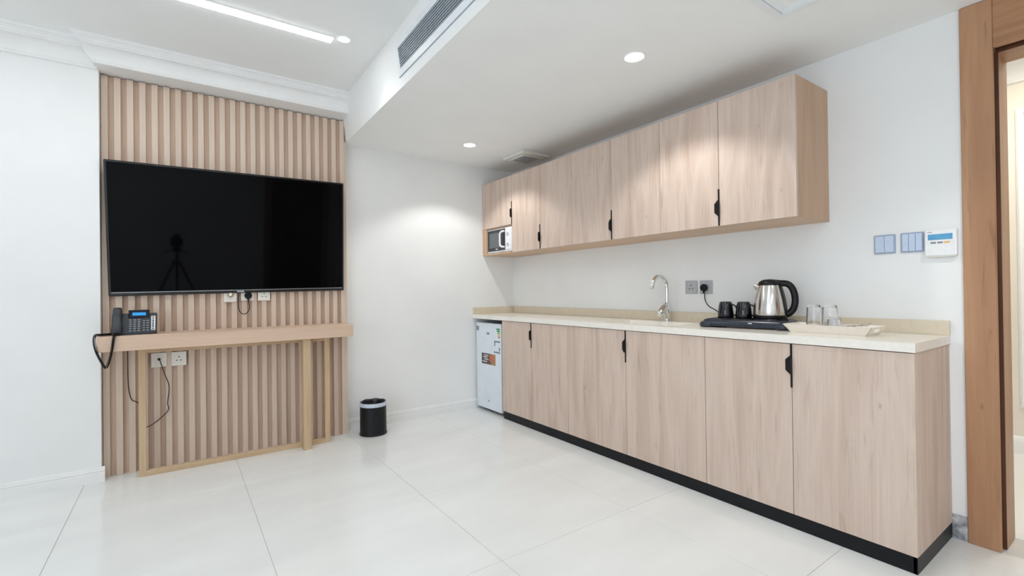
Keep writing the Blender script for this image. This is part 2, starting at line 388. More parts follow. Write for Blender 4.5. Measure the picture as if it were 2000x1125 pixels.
for y0, y1 in ((-.3, .60), (.70, 1.6)):
    R = []
    for d, x in ((0, 4.462), (0, 4.450), (.012, 4.442), (.026, 4.446), (.034, 4.454), (.034, 4.462)):
        R.append([Vector((x, y0 + d, .3 + d)), Vector((x, y1 - d, .3 + d)), Vector((x, y1 - d, 2.235 - d)), Vector((x, y0 + d, 2.235 - d))])
    hp.ring_faces(R, False, False)
struct(hp.build('trim_5', M['plaster']), 'raised panel moulding on the hallway wall')
hl = thing('hall_fill_fixture', 'added square white ceiling light brightening the hallway, hidden by the door head', 'ceiling light', (3.7, .3, 2.57))  # unseen fixture added to light the enclosed hallway
B(3.42, 3.98, .02, .58, 2.565, 2.6, bev=.004).build('light_frame', M['white'], hl)
B(3.45, 3.95, .05, .55, 2.558, 2.567).build('diffuser', M['hallfill'], hl)
# ---- brown door in the back wall, only seen mirrored in the television
d2 = struct(bpy.data.objects.new('door_2', None)); C.objects.link(d2); d2.location = (1.9, YB, 0); d2['label'] = 'dark brown door in the wall behind the camera, mirrored in the television'
B(1.5, 2.42, YB, YB + .045, .002, 2.1, bev=.003).build('door_leaf', M['darkwood'], d2)
B(1.38, 1.5, YB, YB + .06, 0, 2.2, bev=.003).build('casing', M['doorwood'], d2)
B(2.42, 2.54, YB, YB + .06, 0, 2.2, bev=.003).build('casing', M['doorwood'], d2)
B(1.5, 2.42, YB, YB + .06, 2.1, 2.2, bev=.003).build('head_casing', M['doorwoodh'], d2)
MB().tube([(1.58, YB + .04, 1.02), (1.58, YB + .095, 1.02), (1.70, YB + .095, 1.02)], .009, 10).build('door_handle', M['chrome'], d2)

# ================================================================== CEILING FITTINGS
def led_line(label, x0, x1, y0, y1):
    t = thing('linear_led_light', label, 'ceiling light', ((x0 + x1) / 2, (y0 + y1) / 2, ZC), group='linear LED lights in the main ceiling')
    B(x0 - .004, x1 + .004, y0 - .004, y1 + .004, ZC - .006, ZC + .01).build('channel', M['white'], t)
    B(x0, x1, y0, y1, ZC - .009, ZC - .004).build('diffuser', M['led'], t)
led_line('long glowing white LED strip in the ceiling before the slat panel', -2.3, .745, 2.815, 2.875)
led_line('LED strip in the ceiling above the camera, parallel to the visible one', -2.3, .745, .1, .16)
led_line('LED strip in the ceiling near the back wall, outside the picture', -2.3, .745, -1.9, -1.84)

def downlight(label, x, y, z, power, r=.045, real=True):
    t = thing('recessed_downlight', label, 'downlight', (x, y, z), group='recessed round ceiling downlights')
    MB().lathe([(r + .012, .004), (r + .012, -.004), (r + .006, -.007), (r, -.004), (r, .004)], (x, y, z), 40).build('trim_ring', M['white'], t, smooth=40)
    MB().lathe([(.0005, -.0035), (r, -.0035), (r, .002), (.0005, .002)], (x, y, z), 40).build('diffuser', M['lampdisc'], t)
    if real:
        l = bpy.data.lights.new('downlight_beam', 'SPOT'); l.energy = power; l.spot_size = math.radians(118); l.spot_blend = .35
        l.shadow_soft_size = .035; l.color = (1, .985, .95)
        o = bpy.data.objects.new('downlight_beam', l); C.objects.link(o); o.location = (0, 0, -.02); o.parent = t
downlight('round recessed downlight in the lowered ceiling near the microwave end', 1.931, 3.295, ZS, DOWN_POWER)
downlight('larger-looking round recessed downlight in the lowered ceiling above the sink side', 1.903, 1.585, ZS, DOWN_POWER)
downlight('recessed downlight in the lowered ceiling over the doorway, outside the picture', 1.90, -.13, ZS, DOWN_POWER)
downlight('small recessed spotlight at the end of the LED strip in the main ceiling', .80, 2.80, ZC, DOWN_POWER * .1, .03)

# air-conditioning grille in the bulkhead face
gx = lambda y, z: xbot(y) + (xtop(y) - xbot(y)) * (z - ZS) / (ZC + .02 - ZS)
gt = thing('air_conditioning_grille', 'long white slotted air grille in the side of the lowered ceiling', 'vent', (gx(2.0, 2.42), 2.0, 2.34))
def slab_on_face(y0, y1, z0, z1, proud, back):
    mb = MB()
    mb.ring_faces([[Vector((gx(y, z0) - proud, y, z0)), Vector((gx(y, z0) - back, y, z0)), Vector((gx(y, z1) - back, y, z1)), Vector((gx(y, z1) - proud, y, z1))] for y in (y0, y1)])
    return mb
GY0, GY1, GZ0, GZ1 = 1.25, 2.555, 2.378, 2.492
fr = slab_on_face(GY0 - .05, GY1 + .03, 2.341, GZ0, .006, -.004)
for a in ((GY0 - .05, GY1 + .03, GZ1, GZ1 + .03), (GY1, GY1 + .03, GZ0, GZ1), (GY0 - .05, GY0, GZ0, GZ1)):
    q = slab_on_face(*a, .006, -.004); tmp = bpy.data.meshes.new('t'); q.bm.to_mesh(tmp); q.bm.free(); fr.bm.from_mesh(tmp); bpy.data.meshes.remove(tmp)
fr.build('frame', M['vent'], gt)
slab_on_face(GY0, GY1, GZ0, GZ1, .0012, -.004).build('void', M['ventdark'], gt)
nl = 9
for k in range(nl):
    z = GZ0 + (k + .5) * (GZ1 - GZ0) / nl
    slab_on_face(GY0, GY1, z - .0028, z + .0028, .005, -.001).build('louvre', M['louvre'], gt)
slab_on_face(GY0 - .052, GY1 + .034, 2.3398, 2.3406, .0065, -.004).build('painted_shadow_line', M['louvre'], gt)  # thin grey strip paints the shadow line below the grille frame

# stepped square diffuser in the lowered ceiling, mostly above the frame
ft = thing('ceiling_air_diffuser', 'stepped white square air diffuser in the lowered ceiling at the top edge', 'vent', (1.86, .70, ZS))
def sq_ring(x0, x1, y0, y1, wd, z0, z1, inner_drop=0):
    a = [(x0, y0), (x1, y0), (x1, y1), (x0, y1)]; bq = [(x0 + wd, y0 + wd), (x1 - wd, y0 + wd), (x1 - wd, y1 - wd), (x0 + wd, y1 - wd)]
    R = [[Vector((p[0], p[1], z)) for p in poly] for poly, z in ((a, z1), (a, z0), (bq, z0 + inner_drop), (bq, z1))]
    return MB().ring_faces(R, closed=True)
for k, (ins, wd, dz) in enumerate(((0, .03, -.010), (.032, .05, -.004), (.09, .045, -.002), (.145, .04, -.001))):
    sq_ring(1.56 + ins, 2.16 - ins, .40 + ins, 1.0 - ins, wd, ZS + dz - .004, ZS + .002, .012 if k else 0).build('diffuser_ring' if k else 'frame', M['vent'], ft)
B(1.56 + .185, 2.16 - .185, .585, .815, ZS - .004, ZS + .002).build('core_plate', M['vent'], ft)

# exhaust vent above the cabinets
et = thing('exhaust_vent', 'square ivory exhaust fan cover in the lowered ceiling above the wall cabinets', 'vent', (2.505, 3.30, ZS))
B(2.355, 2.655, 3.15, 3.45, ZS - .03, ZS, bev=.008).build('cover', M['exhaust'], et)
sq_ring(2.40, 2.61, 3.195, 3.405, .022, ZS - .038, ZS - .028, .004).build('louvre_frame', M['exhaust'], et)
for k in range(6):
    y = 3.225 + k * .029
    B(2.425, 2.585, y, y + .014, ZS - .036, ZS - .029).build('louvre', M['fridgeside'], et)

# ================================================================== SLAT PANEL
sp = thing('slat_panel', 'pale oak panel of vertical slats covering the wall behind the television', 'wall panel', (.35, YS + .03, 0))
B(-.378, 1.078, YS + .026, YF - .0205, 0, 2.447).build('backing', M['slatback'], sp)
so = None
PIT, SWD = .0613, .0325
for k in range(24):
    x = -.376 + k * PIT
    if so is None:
        so = B(0, SWD, YS, YS + .0265, 0, 2.443, bev=.0012).build('slat', M['slat'], sp, local=True); o = so
    else:
        o = bpy.data.objects.new('slat', so.data); C.objects.link(o); o.parent = sp
    o.location = (x - sp.location.x, -sp.location.y, 0)
B(1.0665, 1.080, YS + .004, YF - .0205, 0, 2.285, bev=.001).build('end_strip', M['slat'], sp)

# ================================================================== TELEVISION
TW, TH = 1.392, .818
tv = thing('television', 'large black flat television mounted on the slat panel, screen off', 'television', (.345, 3.700, 1.515), (math.radians(5.2), math.radians(-.95), 0))
B(-TW / 2, TW / 2, 0, .028, -TH / 2, TH / 2, bev=.004).build('cabinet', M['tvframe'], tv, local=True)
B(-TW / 2 + .012, TW / 2 - .012, -.0016, .003, -TH / 2 + .026, TH / 2 - .012).build('screen', M['tv'], tv, local=True)
B(-TW / 2 + .012, TW / 2 - .012, -.0030, .002, -TH / 2 + .0185, -TH / 2 + .0225, bev=.0009).build('chrome_strip', M['tvstrip'], tv, local=True)
B(-.022, .022, -.0035, .002, -TH / 2 + .006, -TH / 2 + .0165, bev=.001).build('logo', M['tvstrip'], tv, local=True)
bx = MB().box(-.30, .30, .028, .045, -.10, .24, bev=.006)
bx.build('rear_housing', M['black'], tv, local=True)
MB().box(-.16, -.12, .04, .075, -.16, .16).box(.12, .16, .04, .075, -.16, .16).box(-.16, .16, .06, .075, -.03, .03).build('wall_bracket', M['blackmatte'], tv, local=True)

# ================================================================== WALL CONSOLE
ds = thing('wall_console', 'narrow pale oak console table standing against the slat panel', 'table', (.34, 3.64, 0))
ZD0, ZD1 = .779, .867
B(-.377, 1.050, 3.515, YS - .001, ZD0, ZD1, bev=.002).build('tabletop', M['deskwood'], ds)
FY0, FY1 = 3.636, 3.662
B(-.200, -.164, FY0, FY1, 0, ZD0, bev=.0015).build('frame_stile', M['legwood'], ds)
B(.876, .912, FY0, FY1, 0, ZD0, bev=.0015).build('frame_stile', M['legwood'], ds)
B(-.164, .876, FY0, FY1, 0, .034, bev=.0015).build('frame_rail', M['railwood'], ds)
B(-.164, .876, FY0, FY1, ZD0 - .030, ZD0, bev=.0015).build('frame_rail', M['railwood'], ds)
B(.712, .762, 3.545, 3.6355, 0, ZD0, bev=.0015).build('leg', M['legwood'], ds)

# ================================================================== TELEPHONE
ph = thing('desk_telephone', 'black office telephone with blue lit display on the console table', 'telephone', (-.205, 3.63, ZD1), (0, 0, 0))
# local frame: face plane tilted back; u = x, v up the face
ang = math.radians(62)
def fp(u, v, o=0):      # point on the tilted face, o = distance out of the face
    return Vector((u, -.055 + v * math.cos(ang) - o * math.sin(ang), .014 + v * math.sin(ang) + o * math.cos(ang)))
def face_box(mb, u0, u1, v0, v1, o0, o1):
    mb.ring_faces([[fp(u0, v0, o), fp(u1, v0, o), fp(u1, v1, o), fp(u0, v1, o)] for o in (o0, o1)]); return mb
bd = face_box(MB(), -.115, .098, -.008, .128, -.022, 0)
bd.build('body', M['phone'], ph, local=True, bev=.004)
MB().prism([(-.060, 0), (.075, 0), (.055, .06), (.012, .11), (-.004, .10), (-.050, .012)], 'x', -.085, .075).build('stand', M['phone'], ph, local=True, bev=.003)
dp = face_box(MB(), -.040, .062, .095, .146, -.010, .006).build('display_hood', M['navy'], ph, local=True, bev=.003)
face_box(MB(), -.020, .044, .108, .127, .006, .0075).build('display', M['lcd'], dp, local=True)
kp = MB()
for r in range(6):
    for c_ in range(3):
        face_box(kp, -.034 + c_ * .020, -.022 + c_ * .020, .006 + r * .0142, .0135 + r * .0142, 0, .003)
for r in range(5):
    for c_ in range(2):
        face_box(kp, .030 + c_ * .018, .041 + c_ * .018, .008 + r * .0155, .0145 + r * .0155, 0, .003)
kpo = kp.build('keypad', M['key'], ph, local=True); kpo['kind'] = 'stuff'
ks = face_box(MB(), .070, .090, .010, .104, 0, .003).build('memory_strip', M['white'], ph, local=True, bev=.001)
for k in range(8):
    face_box(MB(), .0745, .0835, .0145 + k * .0112, .0200 + k * .0112, .003, .005).build('memory_key', M['navy'], ks, local=True)
# handset lying on the left
rings = []
for v, wd, d0, d1 in ((-.018, .040, .004, .030), (-.010, .050, .002, .040), (.018, .052, .002, .044), (.045, .044, .012, .040), (.075, .038, .016, .036), (.100, .038, .014, .036), (.115, .044, .004, .040), (.140, .044, .002, .040), (.150, .038, .006, .034)):
    r = []
    for k in range(16):
        a = 2 * math.pi * k / 16
        ca, sa = math.cos(a), math.sin(a)
        e = lambda q: math.copysign(abs(q) ** .6, q)
        r.append(fp(-.088 + wd / 2 * e(ca), v, (d0 + d1) / 2 + (d1 - d0) / 2 * e(sa)))
    rings.append(r)
MB().ring_faces(rings).build('handset', M['phone'], ph, local=True, smooth=50)
# coiled cord: hangs over the table edge and comes back over its left corner
def catmull(P, n):
    P = [Vector(p) for p in P]; Q = [P[0]] + P + [P[-1]]; out = []
    for i in range(1, len(Q) - 2):
        for k in range(n):
            t = k / n; a, b_, c_, d = Q[i - 1], Q[i], Q[i + 1], Q[i + 2]
            out.append(.5 * ((2 * b_) + (c_ - a) * t + (2 * a - 5 * b_ + 4 * c_ - d) * t * t + (3 * b_ - a - 3 * c_ + d) * t ** 3))
    out.append(P[-1]); return out
def helix(path, r, pitch, ppt=8):
    out = []; ph_ = 0; nrm = Vector((0, 1, 0))
    # resample
    seg = [(path[i + 1] - path[i]).length for i in range(len(path) - 1)]; L = sum(seg); n = int(L / pitch * ppt)
    pos = 0; i = 0; acc = 0
    for k in range(n):
        d = L * k / n
        while i < len(seg) - 1 and acc + seg[i] < d: acc += seg[i]; i += 1
        t = (path[i + 1] - path[i]).normalized(); p = path[i] + t * (d - acc)
        nrm = nrm - t * nrm.dot(t)
        if nrm.length < 1e-4: nrm = t.orthogonal()
        nrm.normalize(); bb = t.cross(nrm); a = 2 * math.pi * k / ppt
        out.append(p + (nrm * math.cos(a) + bb * math.sin(a)) * r)
    return out
W = ph.location
cp = [(-.292, 3.545, .880), (-.298, 3.512, .876), (-.303, 3.502, .845), (-.310, 3.499, .790), (-.322, 3.498, .730), (-.337, 3.499, .694), (-.356, 3.502, .730), (-.378, 3.508, .790), (-.387, 3.520, .845), (-.383, 3.532, .876), (-.36, 3.55, .8765), (-.325, 3.575, .8765), (-.285, 3.60, .8765)]
path = [p - W for p in catmull(cp, 12)]
MB().tube(helix(path, .0062, .0052, 8), .0018, 5).build('coiled_cord', M['black'], ph, local=True, smooth=60)

# telephone line cable from under the table round the frame to the wall socket
lc = catmull([(-.257, 3.735, .86), (-.257, 3.745, .745), (-.257, 3.75, .60), (-.252, 3.748, .51), (-.238, 3.745, .455), (-.205, 3.735, .430), (-.190, 3.722, .36), (-.190, 3.728, .285), (-.15, 3.738, .281), (-.09, 3.745, .325), (-.056, 3.748, .367), (-.060, 3.745, .41), (-.052, 3.742, .49), (-.056, 3.738, .54), (-.075, 3.728, .60), (-.090, 3.715, .66), (-.096, 3.712, .684), (-.102, 3.718, .690), (-.102, 3.735, .690)], 8)
tag(MB().tube(lc, .0028, 8).build('telephone_cable', M['cable'], None, smooth=60), 'thin dark cable running from under the console table to the lower wall socket', 'cable')

# ================================================================== SOCKETS
def socket(label, p, s, normal, plate, hole, kind='three', group=None, h=None):
    """normal '-y' (slat panel) or '-x' (kitchen wall); p = centre of the back of the plate"""
    t = thing('wall_socket', label, 'socket', p, (0, 0, 0) if normal == '-y' else (0, 0, math.radians(-90)), group)
    h = h or s
    pl_ = B(-s / 2, s / 2, -.010, 0, -h / 2, h / 2, bev=.002).build('face_plate', plate, t, local=True)
    if kind == 'three':
        for x, z, w_, h_ in ((0, .012, .005, .009), (-.011, -.010, .008, .005), (.011, -.010, .008, .005)):
            B(x - w_ / 2, x + w_ / 2, -.0108, -.009, z - h_ / 2, z + h_ / 2).build('pin_slot', hole, t, local=True)
        for x in (-.033, .033):
            MB().cyl((x, -.0108, 0), (x, -.009, 0), .0025, n=10).build('screw_cap', plate, t, local=True)
    elif kind == 'aerial':
        MB().cyl((0, -.022, .012), (0, -.008, .012), .017, n=24).build('aerial_port', M['brass'], t, local=True)
        MB().cyl((0, -.0235, .012), (0, -.021, .012), .010, n=16).build('aerial_pin', M['ivory'], t, local=True)
    elif kind == 'cable':
        MB().cyl((0, -.016, .004), (0, -.009, .004), .008, n=16).build('cable_outlet', M['black'], t, local=True)
    return t
gS = 'white sockets on the slat panel'
socket('ivory aerial socket with round metal port just below the television', (.291, YS, 1.085), .078, '-y', M['ivory'], M['black'], 'aerial', gS)
socket('ivory socket holding the black plug just below the television', (.394, YS, 1.092), .078, '-y', M['ivory'], M['black'], 'three', gS)
socket('empty ivory three-pin socket just below the television', (.4975, YS, 1.091), .078, '-y', M['ivory'], M['black'], 'three', gS)
socket('ivory socket under the console table with the dark cable entering it', (-.1025, YS, .688), .080, '-y', M['ivory'], M['black'], 'cable', gS, h=.09)
socket('empty ivory three-pin socket under the console table', (.001, YS, .687), .080, '-y', M['ivory'], M['black'], 'three', gS, h=.09)
gK = 'grey sockets above the worktop'
socket('empty grey metal three-pin socket above the worktop', (XW, 1.846, 1.108), .086, '-x', M['sock'], M['black'], 'three', gK)
socket('grey metal socket above the worktop holding the black kettle plug', (XW, 1.741, 1.107), .086, '-x', M['sock'], M['black'], 'three', gK)

def plug(name, label, p, rz, cord, wc):
    t = thing(name, label, 'plug', p, (0, 0, rz))
    MB().lathe([(.010, 0), (.022, .0), (.0245, .006), (.0245, .018), (.018, .024), (.001, .024)], (0, 0, 0), 8).build('plug_body', M['black'], t, local=True, bev=.001)
    o = t.children[0]; o.rotation_euler = (math.radians(90), 0, 0)
    MB().tube([(0, -.012, -.018), (0, -.014, -.038)], [.008, .0045], 10).build('cord_grip', M['black'], t, local=True)
    inv = Matrix.Rotation(-rz, 3, 'Z')
    MB().tube([inv @ (Vector(q) - Vector(p)) for q in cord], .003, 8).build('cord', wc, t, local=True, smooth=60)
    return t
plug('television_plug', 'black plug with looped cord below the television', (.398, YS - .0102, 1.089), 0,
     catmull([(.398, 3.736, 1.055), (.402, 3.732, 1.03), (.402, 3.728, 1.00), (.390, 3.725, .972), (.370, 3.724, .962), (.350, 3.724, .972), (.339, 3.726, .998), (.337, 3.732, 1.04), (.339, 3.740, 1.09), (.342, 3.742, 1.16), (.344, 3.738, 1.22)], 8), M['cable'])
plug('kettle_plug', 'black plug with cord leading behind the mugs', (XW - .0102, 1.746, 1.104), math.radians(-90),
     catmull([(2.741, 1.746, 1.068), (2.735, 1.742, 1.04), (2.728, 1.728, 1.01), (2.718, 1.700, .985), (2.705, 1.665, .972), (2.695, 1.63, .955), (2.69, 1.60, .92), (2.688, 1.57, .886)], 8), M['black'])

# ================================================================== WASTE BIN
wb = thing('waste_bin', 'small round black waste bin with pale grey rim standing by the slat panel', 'bin', (1.237, 3.645, 0))
bc = (1.237, 3.645, 0)
MB().lathe([(.098, 0), (.104, .003), (.104, .012), (.100, .016), (.099, .222), (.094, .222), (.093, .01), (.0005, .008)], bc, 48, cap0=True).build('body', M['black'], wb, smooth=40)
MB().lathe([(.1005, .219), (.1035, .222), (.1035, .243), (.100, .248), (.095, .248), (.094, .222)], bc, 48, cap0=False, cap1=False).build('rim', M['binrim'], wb, smooth=40)
lm = MB(); rings = []
for q, (r0, z) in enumerate(((.0965, .246), (.0945, .252), (.089, .250), (.086, .235), (.082, .19), (.074, .13), (.05, .10), (.001, .095))):
    rings.append([Vector((bc[0] + (r0 + .003 * math.sin(k * 2.1 + q) * (q > 1)) * math.cos(2 * math.pi * k / 36), bc[1] + (r0 + .003 * math.sin(k * 1.7 + q * 2) * (q > 1)) * math.sin(2 * math.pi * k / 36), z + .002 * math.sin(k * 1.3))) for k in range(36)])
lm.ring_faces(rings, False, True).build('liner', M['liner'], wb, smooth=60)

# ================================================================== MINI FRIDGE
fg = thing('mini_fridge', 'small white undercounter fridge with stickers beside the far wall', 'fridge', (2.52, 3.61, 0))
B(2.335, 2.72, 3.418, 3.826, .025, .805, bev=.004).build('body', M['fridgeside'], fg)
dd = B(2.292, 2.331, 3.415, 3.829, .028, .808, bev=.007, seg=3).build('door', M['fridge'], fg)
for y in (3.44, 3.80):
    for x in (2.36, 2.69):
        MB().cyl((x, y, 0), (x, y, .028), .014, n=12).build('foot', M['white'], fg)
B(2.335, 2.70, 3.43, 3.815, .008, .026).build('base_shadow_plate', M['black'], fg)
def stick(y0, y1, z0, z1, mat, nm='sticker_print', o=.0006): return B(2.292 - o, 2.2925, y0, y1, z0, z1).build(nm, M[mat], dd)
stick(3.505, 3.735, .435, .532, 'print_d', 'food_sticker')
stick(3.505, 3.58, .435, .532, 'print_o', o=.0009); stick(3.535, 3.605, .462, .525, 'print_r', o=.0012)
for k, (z, a_) in enumerate(((.510, 3.66), (.493, 3.675), (.474, 3.66), (.453, 3.685))):
    stick(a_ - .04, a_ + .035, z, z + .009, 'print_w', o=.0009)
for k, (z, m_, l_) in enumerate(((.755, 'e_g', .055), (.738, 'e_g', .048), (.72, 'e_l', .04), (.703, 'e_y', .034), (.686, 'e_o', .026))):
    stick(3.430, 3.430 + l_, z, z + .013, m_, 'energy_bar')
stick(3.43, 3.52, .645, .657, 'print_t'); stick(3.505, 3.52, .612, .645, 'print_t'); stick(3.43, 3.445, .57, .60, 'print_t'); stick(3.43, 3.53, .55, .562, 'print_t')
stick(3.78, 3.822, .735, .775, 'print_g'); stick(3.60, 3.645, .705, .725, 'print_g', 'logo')
MB().cyl((2.2912, 3.62, .105), (2.2935, 3.62, .105), .010, n=16).build('badge', M['print_g'], dd)

# ================================================================== BASE CABINETS
XC = 2.279; ZK = .066; ZT = .845
pk = tag(MB().box(XC + .006, XC + .02, .585, 3.372, 0, ZK - .001, bev=.001).box(XC + .006, XW, .583, .597, 0, ZK - .001, bev=.001).box(XC + .03, XW, 3.36, 3.372, 0, ZK - .001).build('plinth', M['kick']), 'black plinth strip under the base cabinets', 'plinth')

def edge_handle(parent, xf, ye, z_end, up):
    """black edge pull at the door edge y=ye; strip runs from z_end by .198 (up=+1 up, -1 down), tab bulges to +y"""
    q = lambda d: z_end + up * d
    out = [(ye - .0035, q(0)), (ye + .0045, q(0)), (ye + .0045, q(.052)), (ye + .026, q(.072)), (ye + .026, q(.120)), (ye + .0045, q(.140)), (ye + .0045, q(.198)), (ye - .0035, q(.198))]
    hb = MB().prism(out, 'x', xf - .004, xf + .004)
    hb.prism([(ye - .0035, q(.060)), (ye + .002, q(.060)), (ye + .002, q(.132)), (ye - .0035, q(.132))], 'x', xf - .022, xf - .003)
    h = hb.build('handle', M['blackmatte'], parent, bev=.0008); h['label'] = 'black metal edge handle'
def base_cabinet(label, y_left, y_mid, y_right, end=False):
    t = thing('base_cabinet', label, 'cabinet', ((XC + XW) / 2, (y_left + y_right) / 2, ZK), group='base cabinets under the worktop')
    c = MB()
    c.box(XC + .02, XW - .002, y_left - .016, y_left, ZK, ZT); c.box(XC + .02, XW - .002, y_right, y_right + .016, ZK, ZT)
    c.box(XC + .02, XW - .002, y_right + .016, y_left - .016, ZK, ZK + .016); c.box(XW - .012, XW - .002, y_right + .016, y_left - .016, ZK + .016, ZT)
    c.build('carcass', M['cabshell'], t)
    g = .0013
    dl = B(XC, XC + .018, y_mid + g, y_left - g, ZK + .001, ZT - .004, bev=.0008).build('door', M['cabwood'], t)
    yr = y_right
    if end: yr = y_right - .0095
    B(XC, XC + .018, yr + g, y_mid - g, ZK + .001, ZT - .004, bev=.0008).build('door', M['cabwood'], t)
    edge_handle(dl, XC, y_mid, ZT - .004, -1)
    if end: B(XC + .0185, XW - .001, y_right - .008, y_right - .0005, ZK, ZT - .001, bev=.0006).build('end_panel', M['cabwood'], t)
base_cabinet('pale oak base cabinet beside the mini fridge', 3.377, 2.965, 2.538)
base_cabinet('pale oak double-door base cabinet under the sink, middle of the three', 2.538, 1.999, 1.456)
base_cabinet('pale oak base cabinet at the doorway end, with a visible side panel', 1.456, 1.022, .590, True)

# ================================================================== WORKTOP WITH SINK
wt = thing('worktop', 'long cream stone worktop with low upstands and moulded sink', 'worktop', (2.51, 2.2, ZT))
X0, Z0, Z1 = 2.272, ZT, .881
SX0, SX1, SY0, SY1 = 2.365, 2.640, 1.73, 2.27
sl = MB().box(X0, SX0, .577, YF - .0005, Z0, Z1).box(SX1, XW - .0005, .577, YF - .0005, Z0, Z1).box(SX0, SX1, .577, SY0, Z0, Z1).box(SX0, SX1, SY1, YF - .0005, Z0, Z1)
sl.build('slab', M['stone'], wt)
B(XW - .018, XW - .0005, .577, YF - .0005, Z1, .945, bev=.0015).build('upstand', M['splash'], wt)
B(X0, XW - .018, YF - .018, YF - .0005, Z1, .945, bev=.0015).build('upstand', M['splash'], wt)
def rrect(x0, x1, y0, y1, r, z, n=5):
    out = []
    for cx, cy, a0 in ((x1 - r, y1 - r, 0), (x0 + r, y1 - r, 90), (x0 + r, y0 + r, 180), (x1 - r, y0 + r, 270)):
        for k in range(n + 1):
            a = math.radians(a0 + 90 * k / n); out.append(Vector((cx + r * math.cos(a), cy + r * math.sin(a), z)))
    return out
sk = MB().ring_faces([rrect(SX0 - .008, SX1 + .008, SY0 - .008, SY1 + .008, .01, Z1 - .006), rrect(SX0 + .003, SX1 - .003, SY0 + .003, SY1 - .003, .03, Z1 - .006), rrect(SX0 + .006, SX1 - .006, SY0 + .006, SY1 - .006, .03, Z1 - .02), rrect(SX0 + .014, SX1 - .014, SY0 + .014, SY1 - .014, .035, Z1 - .13), rrect(SX0 + .05, SX1 - .05, SY0 + .05, SY1 - .05, .04, Z1 - .145)], False, True)
sb = sk.build('sink_basin', M['stone'], wt, smooth=40)
MB().lathe([(.0005, 0), (.028, 0), (.03, .003), (.024, .004), (.0005, .002)], (2.50, 2.0, Z1 - .1445), 24).build('drain', M['chrome'], sb, smooth=40)

# ---- faucet
fc = thing('kitchen_faucet', 'tall chrome gooseneck mixer tap behind the sink', 'faucet', (2.685, 1.99, Z1))
fx, fy = 2.685, 1.99
MB().lathe([(.027, 0), (.027, .004), (.021, .008), (.019, .045), (.021, .05), (.021, .085), (.017, .095), (.0005, .096)], (fx, fy, Z1), 28).build('base', M['chrome'], fc, smooth=40)
arc = [(fx, fy, .96), (fx + .001, fy, 1.03), (fx, fy, 1.10)]
for k in range(1, 13):
    a = math.radians(165 * k / 12); R = .075
    arc.append((fx - R + R * math.cos(a), fy, 1.11 + R * math.sin(a)))
sp_ = MB().tube(arc, .0125, 16).build('spout', M['chrome'], fc, smooth=60)
e = Vector(arc[-1]); d = (Vector(arc[-1]) - Vector(arc[-2])).normalized()
MB().tube([e - d * .002, e + d * .004, e + d * .028, e + d * .03], [.0135, .0155, .0155, .013], 16).build('aerator', M['chrome'], sp_, smooth=40)
MB().tube([(fx + .012, fy, .998), (fx - .004, fy, .988), (fx - .035, fy + .002, .962), (fx - .066, fy + .004, .938), (fx - .084, fy + .004, .926)], [.012, .026, .027, .023, .012], 18).build('lever', M['chrome'], fc, smooth=50)

# ================================================================== WALL CABINETS
XU, ZU0, ZU1 = 2.393, 1.436, 2.115
def wall_cabinet(label, y_left, y_mid, y_right, end=False):
    t = thing('wall_cabinet', label, 'cabinet', ((XU + XW) / 2, (y_left + y_right) / 2, ZU0), group='wall cabinets above the worktop')
    c = MB().box(XU + .019, XW - .001, y_left - .016, y_left - .0005, ZU0, ZU1).box(XU + .019, XW - .001, y_right + .0005, y_right + .016, ZU0, ZU1)
    c.box(XU + .019, XW - .001, y_right + .016, y_left - .016, ZU0, ZU0 + .016).box(XU + .019, XW - .001, y_right + .016, y_left - .016, ZU1 - .016, ZU1)
    c.box(XW - .008, XW - .001, y_right + .016, y_left - .016, ZU0 + .016, ZU1 - .016)
    c.build('carcass', M['cabshell'], t)
    g = .0013
    dl = B(XU, XU + .018, y_mid + g, y_left - g, ZU0 + .001, ZU1 - .001, bev=.0008).build('door', M['cabwood'], t)
    B(XU, XU + .018, (y_right - .0095 if end else y_right) + g, y_mid - g, ZU0 + .001, ZU1 - .001, bev=.0008).build('door', M['cabwood'], t)
    edge_handle(dl, XU, y_mid, ZU0 + .002, 1)
    if end: B(XU + .0185, XW - .001, y_right - .008, y_right, ZU0, ZU1, bev=.0006).build('end_panel', M['cabedge'], t)
wall_cabinet('pale oak double-door wall cabinet next to the microwave', 3.370, 2.978, 2.598)
wall_cabinet('pale oak double-door wall cabinet, middle one above the sink', 2.598, 2.206, 1.813)
wall_cabinet('pale oak double-door wall cabinet at the doorway end with bare side panel', 1.813, 1.431, 1.047, True)
mc = thing('microwave_cabinet', 'pale oak wall cabinet with an open niche holding the microwave', 'cabinet', (2.57, 3.61, ZU0))
YL = YF - .003
c = MB().box(XU + .019, XW - .001, 3.3705, 3.386, ZU0, ZU1).box(XU + .019, XW - .001, YL - .05, YL, ZU0, ZU1)
c.box(XU + .002, XW - .001, 3.386, YL - .05, ZU0, ZU0 + .012).box(XU + .019, XW - .001, 3.386, YL - .05, 1.676, 1.69).box(XU + .019, XW - .001, 3.386, YL - .05, ZU1 - .016, ZU1).box(XW - .008, XW - .001, 3.386, YL - .05, ZU0, ZU1)
c.build('carcass', M['cabshell'], mc)
B(XU, XU + .018, 3.788, YL, ZU0, 1.683, bev=.0008).build('side_post', M['cabedge'], mc)
dl = B(XU, XU + .018, 3.3715, YL, 1.686, ZU1 - .001, bev=.0008).build('door', M['cabwood'], mc)
edge_handle(dl, XU, 3.3705, 1.687, 1)

